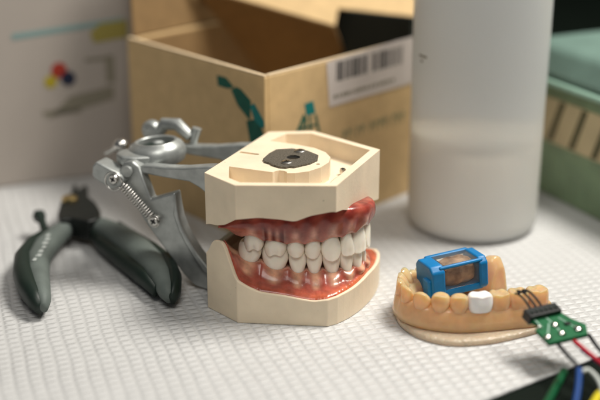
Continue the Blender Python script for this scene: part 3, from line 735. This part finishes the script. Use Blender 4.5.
# ------------------------------------------------------------------ teal container
tb = empty('teal_container', 'green ribbed container with teal lid and striped cream band at right', 'container', (139.9, 615.5, 0))
e = Vector((.43, -.903, 0)); g = Vector((.903, .43, 0))
def tq(a, b_, z): return tuple(e * a + g * b_ + Vector((0, 0, z)))
def tbox(name, a0, a1, b0, b1, z0, z1, m, parent=tb, bev=1, fl=0):
    m_ = MB(); m_.loft([[tq(a0 - k, b0 - k, z), tq(a1 + k, b0 - k, z), tq(a1 + k, b1 + k, z), tq(a0 - k, b1 + k, z)] for z, k in ((z0, 0), (z1, fl))])
    return m_.build(name, m, parent, bevel=bev, seg=3)
bd = tbox('container_body', -40, 120, 0, 165, .3, 64, 'greenbody')
m_ = MB()
for k in range(32):
    a = -37 + k * 5
    m_.loft([[tq(a - 1.2, .6, z), tq(a, -1.0, z), tq(a + 1.2, .6, z)] for z in (2, 27)])
m_.build('body_rib', 'greenbody', bd)
bn = tbox('cream_band', -40.8, 120.8, -.8, 165.8, 32, 57, 'cream', bd, .3)
for k in range(8):
    a = -40 + k * 19; m_ = MB()
    m_.loft([[tq(a, -o_, 33), tq(a + 4.8, -o_, 33), tq(a + 14, -o_, 56.6), tq(a + 9.2, -o_, 56.6)] for o_ in (.75, 1.1)])
    m_.build('band_stripe', 'olive', bn)
tbox('lid_rim', -44, 124, -4, 169, 64, 67.5, 'tealrim', tb, 1.5)
ld = tbox('lid', -43, 123, -3, 168, 67.7, 84, 'teal', tb, 4, fl=-9)
cd_ = MB(); cd_.prism([tq(a, b_, 0)[:2] for a, b_ in ((0, 34), (36, 26), (60, 40), (44, 62), (10, 56))], 84.1, 87)
o = cd_.build('cream_cloth', 'cream', bevel=1); o.location = (.1399, .6155, 0)
o['label'] = 'small cream scrap lying on the teal container lid'; o['category'] = 'scrap'

# ------------------------------------------------------------------ printed resin model
rm = empty('resin_dental_model', 'small translucent tan printed dental arch with one white crown, on clear base', 'dental model', (75, 455, 0))
def rl(p): return (p[0] - 75, p[1] - 455)
path = [(109, 452), (105, 450), (98, 447.3), (90, 445.5), (78, 442.8), (68, 441.6), (59, 443), (52, 446.5), (48, 452), (47, 459), (50, 468), (58, 476), (68, 480.5), (78, 481), (86, 479), (90, 473.5)]
def cat(P, n_=8):
    out = []
    for i in range(len(P) - 1):
        p0_, p1_, p2_, p3_ = [Vector(P[max(0, min(len(P) - 1, i + k))]) for k in (-1, 0, 1, 2)]
        for k in range(n_):
            t_ = k / n_; out.append(.5 * ((2 * p1_) + (p2_ - p0_) * t_ + (2 * p0_ - 5 * p1_ + 4 * p2_ - p3_) * t_ ** 2 + (3 * p1_ - p0_ - 3 * p2_ + p3_) * t_ ** 3))
    out.append(Vector(P[-1])); return out
cp = cat(path); N = len(cp); acc = [0]
for a, b_ in zip(cp, cp[1:]): acc.append(acc[-1] + (b_ - a).length)
TL = acc[-1]
def pat(u):
    i = next((k for k in range(N - 1) if acc[k + 1] >= u), N - 2); f = (u - acc[i]) / (acc[i + 1] - acc[i])
    p = cp[i].lerp(cp[i + 1], f); d_ = (cp[i + 1] - cp[i]).normalized()
    nrm = Vector((-d_.y, d_.x)); nrm = nrm if nrm.dot(Vector((80, 462)) - p) < 0 else -nrm
    return p, d_, nrm
rings = []
widths = [9, 8.5, 8.5, 9.0, 7.6, 7.4, 7.2, 6.8, 5.4, 5.2, 5.2, 5.4, 6]
start = 4.6; bounds_r = [start]
for w in widths: bounds_r.append(bounds_r[-1] + w)
NQ = 170
for q in range(NQ + 1):
    u = TL * q / NQ; p, d_, nr = pat(u)
    ph = 0
    for k in range(len(widths)):
        if bounds_r[k] <= u <= bounds_r[k + 1]: ph = math.sin(PI * (u - bounds_r[k]) / widths[k])
    zt = lerp([(0, 8), (4, 13), (25, 13), (TL - 44, 12.5), (TL - 34, 9), (TL - 15, 9), (TL - 9, 19), (TL - 4, 20.5), (TL, 16)], u)
    wd = lerp([(0, 3.5), (4, 5.2), (TL - 12, 5), (TL - 6, 4.6), (TL, 3.4)], u)
    rb_ = ph ** 1.2 * 1.0
    pr = [(wd + 2.1, 1.6), (wd + 1.3, 4.8), (wd + .2 + rb_ * .6, zt * .66), (wd - .6 + rb_, zt - 1.4), (wd - 2.2 + rb_ * .6, zt - .2), (0, zt + .2), (-wd + 1.8, zt - .6), (-wd, zt - 3), (-wd - 1, 6), (-wd - 1.6, 2.6)]
    rings.append([(p.x - 75 + nr.x * o_, p.y - 455 + nr.y * o_, z) for o_, z in pr])
m_ = MB(); m_.loft(rings); ar = m_.build('arch_body', 'resin', rm, smooth=True, angle=180, sub=1)
kinds = ['molar', 'molar', 'crown', 'premolar', 'premolar', 'canine', 'canine', 'incisor', 'incisor', 'incisor', 'incisor', 'canine', 'premolar']
kinds = ['molar', 'molar', 'premolar', 'molar_crown', 'premolar', 'premolar', 'canine', 'incisor', 'incisor', 'incisor', 'incisor', 'canine', 'premolar']
# find crown index: tooth whose centre is nearest x = 77.4
best = min(range(len(widths)), key=lambda k: abs(pat((bounds_r[k] + bounds_r[k + 1]) / 2)[0].x - 77.6) + (0 if bounds_r[k] < 60 else 99))
for k, w in enumerate(widths):
    p, d_, nr = pat((bounds_r[k] + bounds_r[k + 1]) / 2)
    if k <= best: kd = 'crown'
    elif k <= best + 2: kd = 'premolar'
    elif k == best + 3: kd = 'canine'
    else: kd = 'incisor'
    if k == best: kd = 'crown'
    top = 18.6 if k <= best + 2 else 18.2
    if k == best: top = 19.0
    if k > 10: top = 15
    dp = 8.4 if kd == 'crown' else 7.6 if kd == 'premolar' else 6.4
    t_ = tooth_mesh(w * (1.12 if k != best else 1.22), dp, 11.0 if k == best else 9.5, top, kd, 1, k)
    X = Vector((-d_.x, -d_.y, 0)); Yi = Vector((-nr.x, -nr.y, 0)); org = Vector((p.x - 75, p.y - 455, 0)) + Vector((nr.x, nr.y, 0)) * (5.0 if k != best else 6.1)
    t_.v = [tuple(org + X * x + Yi * y + Vector((0, 0, z))) for x, y, z in t_.v]
    t_.build('white_crown' if k == best else 'tooth', 'crown' if k == best else 'resin', rm, smooth=True, angle=180, sub=1)
slabp = cat([(42.3, 462), (42.0, 452), (44.6, 443), (50.0, 435.5), (57, 430.5), (66, 428.2), (80, 430.4), (94, 436.5), (106, 443.5), (112, 450), (110, 457), (102, 463), (95, 472), (92, 486), (78, 489), (62, 487.5), (49, 480), (44, 470), (42.3, 462)], 6)[:-1]
m_ = MB(); sl = []
for f, z in ((.99, .25), (1.0, .9), (.995, 1.9), (.965, 2.6), (.90, 2.7)):
    sl.append([(75 + (p.x - 75) * f - 75, 458 + (p.y - 458) * f - 455, z + (.25 * math.sin(i * 1.7) if z > 3 else 0)) for i, p in enumerate(slabp)])
m_.loft(sl); m_.build('clear_base', 'clearbase', rm, smooth=True, angle=70)

# blue holder standing on it
bh = empty('blue_holder', 'small blue frame with clear windows holding a brown sample, on tan resin model', 'holder', (61.3, 457.8, 8.2), math.radians(21))
bh.rotation_euler = (math.radians(-3), math.radians(-4), math.radians(21))
Lx, Ly, Lz = 22.5, 15.5, 15
def bar(x0, x1, y0, y1, z0, z1, name, m='blue', bev=1.0):
    m_ = MB(); m_.box(((x0 + x1) / 2, (y0 + y1) / 2, (z0 + z1) / 2), (x1 - x0, y1 - y0, z1 - z0)); return m_.build(name, m, bh, bevel=bev, seg=3, smooth=True)
# one moulded frame: end blocks with thin rails between
fr = MB()
def endblk(x0, x1, y0, y1):
    c = 1.8
    ring = [(y0 + c, 0), (y1 - c, 0), (y1, c), (y1, Lz - 2.5), (y1 - 2.5, Lz), (y0 + 2.5, Lz), (y0, Lz - 2.5), (y0, c)]
    fr.loft([[(x, y, z) for y, z in ring] for x in (x0, x1)])
endblk(-3.5, 3.0, -.5, Ly + .5); endblk(Lx - 2.6, Lx + 1.6, -.5, Ly + .5)
fr.box((Lx / 2, Ly / 2, 1.7), (Lx - 1, Ly - .6, 3.4)); fr.box((Lx / 2, Ly - .9, Lz - 1.5), (Lx - 1, 2.6, 2.6)); fr.box((Lx / 2, 1.0, Lz - 1.3), (Lx - 1, 1.8, 1.7))
fr.build('frame', 'blue', bh, bevel=.9, seg=3, smooth=True)
fr = MB(); fr.box((-3.6, 4, 5), (2.6, 6, 8)); fr.build('side_clip', 'blue', bh, bevel=1, seg=3, smooth=True)
smp = MB(); rings = []
for k in range(9):
    v = k / 8; x = 3.2 + v * (Lx - 6.2); rr = .85 + .15 * math.sin(PI * v)
    rings.append([(x, Ly / 2 + math.cos(a) * 7.2 * rr * (1 + .12 * math.sin(3 * a + k)), 8.3 + math.sin(a) * 6.2 * rr * (1 + .15 * math.sin(2 * a + 2 * k))) for a in [2 * PI * q / 16 for q in range(16)]])
smp.loft(rings); smp.build('brown_sample', 'brown', bh, smooth=True, angle=180, sub=1)
bar(3.4, Lx - 2.4, .2, .9, 3.5, Lz - 2.3, 'window', 'window', .2)
bar(3.4, Lx - 2.4, 1.5, Ly - 1.4, Lz - 1.2, Lz - .5, 'window', 'window', .2)

# ------------------------------------------------------------------ sensor board with pins and wires
pb = empty('circuit_board', 'small green circuit board with black pin header and coloured wires at lower right', 'circuit board', (98, 414, 0))
def bl(x, y, z): return (x - 98, y - 414, z)
# board plane: z 14 at the wire edge rising to 18.5 at the header
bpts = [(93.3, 410.3), (97.3, 403.2), (114.4, 411.3), (114.9, 417.0), (109.6, 419.4), (104.6, 423.4), (91.0, 416.2), (95.4, 413.8)]
bz = lambda x, y: 14 + ((x - 97) * -.42 + (y - 403.5) * .9) * .30
m_ = MB(); m_.loft([[bl(x, y, bz(x, y) + k) for x, y in bpts] for k in (-.8, .8)]); bdp = m_.build('board', 'pcb', pb, bevel=.15)
ang = math.atan2(6.8, 14.2)
m_ = MB(); m_.box(bl(97.6, 420.4, 19.2), (15.6, 5.2, 4.4), rz=ang, rx=math.radians(14)); hdp = m_.build('pin_header', 'black', pb, bevel=.4)
m_ = MB()
for k in range(6): m_.box(bl(97.6 + (k - 2.5) * 2.3 * math.cos(ang), 420.4 + (k - 2.5) * 2.3 * math.sin(ang), 21.3), (1.0, 3.6, .5), rz=ang)
m_.build('header_slot', 'gripdark', hdp)
for i, (x, y, l, cv) in enumerate([(93.6, 421.3, 11.5, 0), (96.2, 422.8, 13.5, 2.4), (98.6, 424.0, 13, 1.2)]):
    pth = [bl(x - .50 * l * f, y + .62 * l * f, 20.0 + 4.6 * math.sin(f * 1.9) + (0)) for f in [q / 8 for q in range(9)]]
    if cv:
        lx, ly, lz = pth[-1]
        pth += [(lx - .9 + .2 * cv, ly - 1.4 * .5, lz + .3), (lx + .6, ly - 2.0, lz - .4)]
    m_ = MB(); m_.tube(pth, .46, 8); m_.build('pin', 'w_black', pb, smooth=True, angle=180)
for x, y, r_ in [(97.4, 406.6, 1.5), (103.6, 409.8, 1.5), (101.6, 414.4, 1.6), (110.8, 413.6, 1.9), (94.9, 411.6, .8)]:
    m_ = MB(); m_.lathe([(r_ * 1.15, 0), (r_, .4), (r_ * .6, .9), (.01, 1.15)], bl(x, y, bz(x, y) + .75), 16); m_.build('solder_joint', 'solder', bdp, smooth=True, angle=180)
m_ = MB()
for (x0, y0), (x1, y1) in [((97.4, 406.6), (99.5, 415)), ((103.6, 409.8), (101.6, 414.4)), ((110.8, 413.6), (104, 419)), ((96, 412), (94, 416)), ((101.6, 414.4), (99, 418))]:
    A_, B_ = Vector(bl(x0, y0, bz(x0, y0) + .83)), Vector(bl(x1, y1, bz(x1, y1) + .83)); w_ = (B_ - A_).cross(Vector((0, 0, 1))).normalized() * .3
    m_.loft([[A_ - w_, A_ + w_, A_ + w_ + Vector((0, 0, .05)), A_ - w_ + Vector((0, 0, .05))], [B_ - w_, B_ + w_, B_ + w_ + Vector((0, 0, .05)), B_ - w_ + Vector((0, 0, .05))]])
m_.build('trace', 'tealrim', bdp)
m_ = MB(); m_.box(bl(107.0, 415.6, bz(107, 415.6) + 1.1), (2.6, 1.5, .8), rz=ang); m_.build('chip', 'black', bdp, bevel=.1)
def wire(parent, pts, r_, m, name='wire', label=None):
    q = cat([p for p in pts], 6); m_ = MB(); m_.tube([tuple(p) for p in q], r_, 10); return m_.build(name, m, parent, smooth=True, angle=180, label=label)
wire(pb, [bl(101.5, 404.6, 13.2), bl(103.6, 396.5, 12.4), bl(106, 389.5, 11), bl(104, 381, 8), bl(100, 368, 4)], .8, 'w_black', label='black wire nearest the left')
wire(pb, [bl(106.1, 388.5, 11.2), bl(104, 380, 8.4), bl(100.2, 368, 4.2), bl(96, 350, 2)], 1.2, 'w_blue', label='thick blue wire')
wire(pb, [bl(108.2, 407.4, 13.4), bl(112.0, 399, 12.4), bl(117, 391, 11), bl(124, 380, 10), bl(134, 366, 8)], .95, 'w_red', label='red wire')
wire(pb, [bl(110.0, 402, 12.4), bl(114.0, 395.5, 11.2), bl(119, 388.4, 10), bl(127, 377, 9)], .7, 'w_purple', label='purple wire beside the red one')
wire(pb, [bl(115.2, 412.5, 13.6), bl(117.2, 403, 12.0), bl(121, 395, 11), bl(130, 383, 9)], .8, 'w_black', label='black wire nearest the right')
wire(pb, [bl(107.0, 388.0, 10.4), bl(110.5, 391.0, 9.4), bl(113, 385.0, 8), bl(113, 376.0, 6), bl(112, 360, 3)], .9, 'w_white', label='white wire')
def cable(name, label, pts, r_, m):
    o_ = Vector(pts[0]); q = cat([Vector(p) for p in pts], 6); m_ = MB(); m_.tube([tuple(p - o_) for p in q], r_, 12)
    c = m_.build(name, m, None, smooth=True, angle=180); c.location = o_ * MM; c['label'] = label; c['category'] = 'cable'; c['group'] = 'loose cables below the mat edge'
cable('cable', 'thick green cable on the dark bench below the mat edge', [(104, 400, -6.2 + .0 + 4.6 - 0), (97, 386, 0), (91, 374, 1), (80, 352, 0)], 1, 'w_green') if False else None
cable('cable', 'green cable lying on the dark bench beneath the blue wire', [(105.0, 406, .6), (94, 383, .6), (88, 370, .6), (78, 350, .6)], 1.7, 'w_green')
cable('cable', 'yellow cable at the bottom right corner of the dark bench', [(124, 398, -.5), (117, 387.5, 3), (110, 376, 5), (98, 355, 0)], 1.7, 'w_yellow')

# ------------------------------------------------------------------ light
w = bpy.data.worlds.new('World'); sc.world = w; w.use_nodes = True
w.node_tree.nodes['Background'].inputs[0].default_value = (.86, .93, 1, 1)
w.node_tree.nodes['Background'].inputs[1].default_value = .075
def area(name, loc, tgt, size, power, col, sy=None):
    l = bpy.data.lights.new(name, 'AREA'); l.energy = power; l.color = col; l.size = size
    if sy: l.shape = 'RECTANGLE'; l.size_y = sy
    o_ = bpy.data.objects.new(name, l); C.objects.link(o_); o_.location = loc
    o_.rotation_euler = (Vector(tgt) - Vector(loc)).to_track_quat('-Z', 'Y').to_euler(); return o_
area('ceiling_panel', (.40, .56, .82), (.05, .47, 0), .34, 11.4, (1, .955, .88), .26)
area('front_fill', (-.02, -.06, .80), (.04, .46, 0), .4, 3.5, (1, .96, .89))  # added fill lamp from the front, brightens teeth and upright faces

# ------------------------------------------------------------------ camera
cam = bpy.data.cameras.new('camera'); co = bpy.data.objects.new('camera', cam); C.objects.link(co)
co.location = (0, 0, .221); co.rotation_euler = (math.radians(70), 0, 0)
cam.sensor_width = 36; cam.lens = 36 * 1150 / 600; cam.clip_start = .01; cam.clip_end = 50
cam.dof.use_dof = True; cam.dof.focus_distance = .503; cam.dof.aperture_fstop = 3.7; cam.dof.aperture_blades = 9
sc.camera = co
sc.view_settings.view_transform = 'Standard'; sc.view_settings.look = 'None'; sc.view_settings.exposure = 0; sc.view_settings.gamma = 1
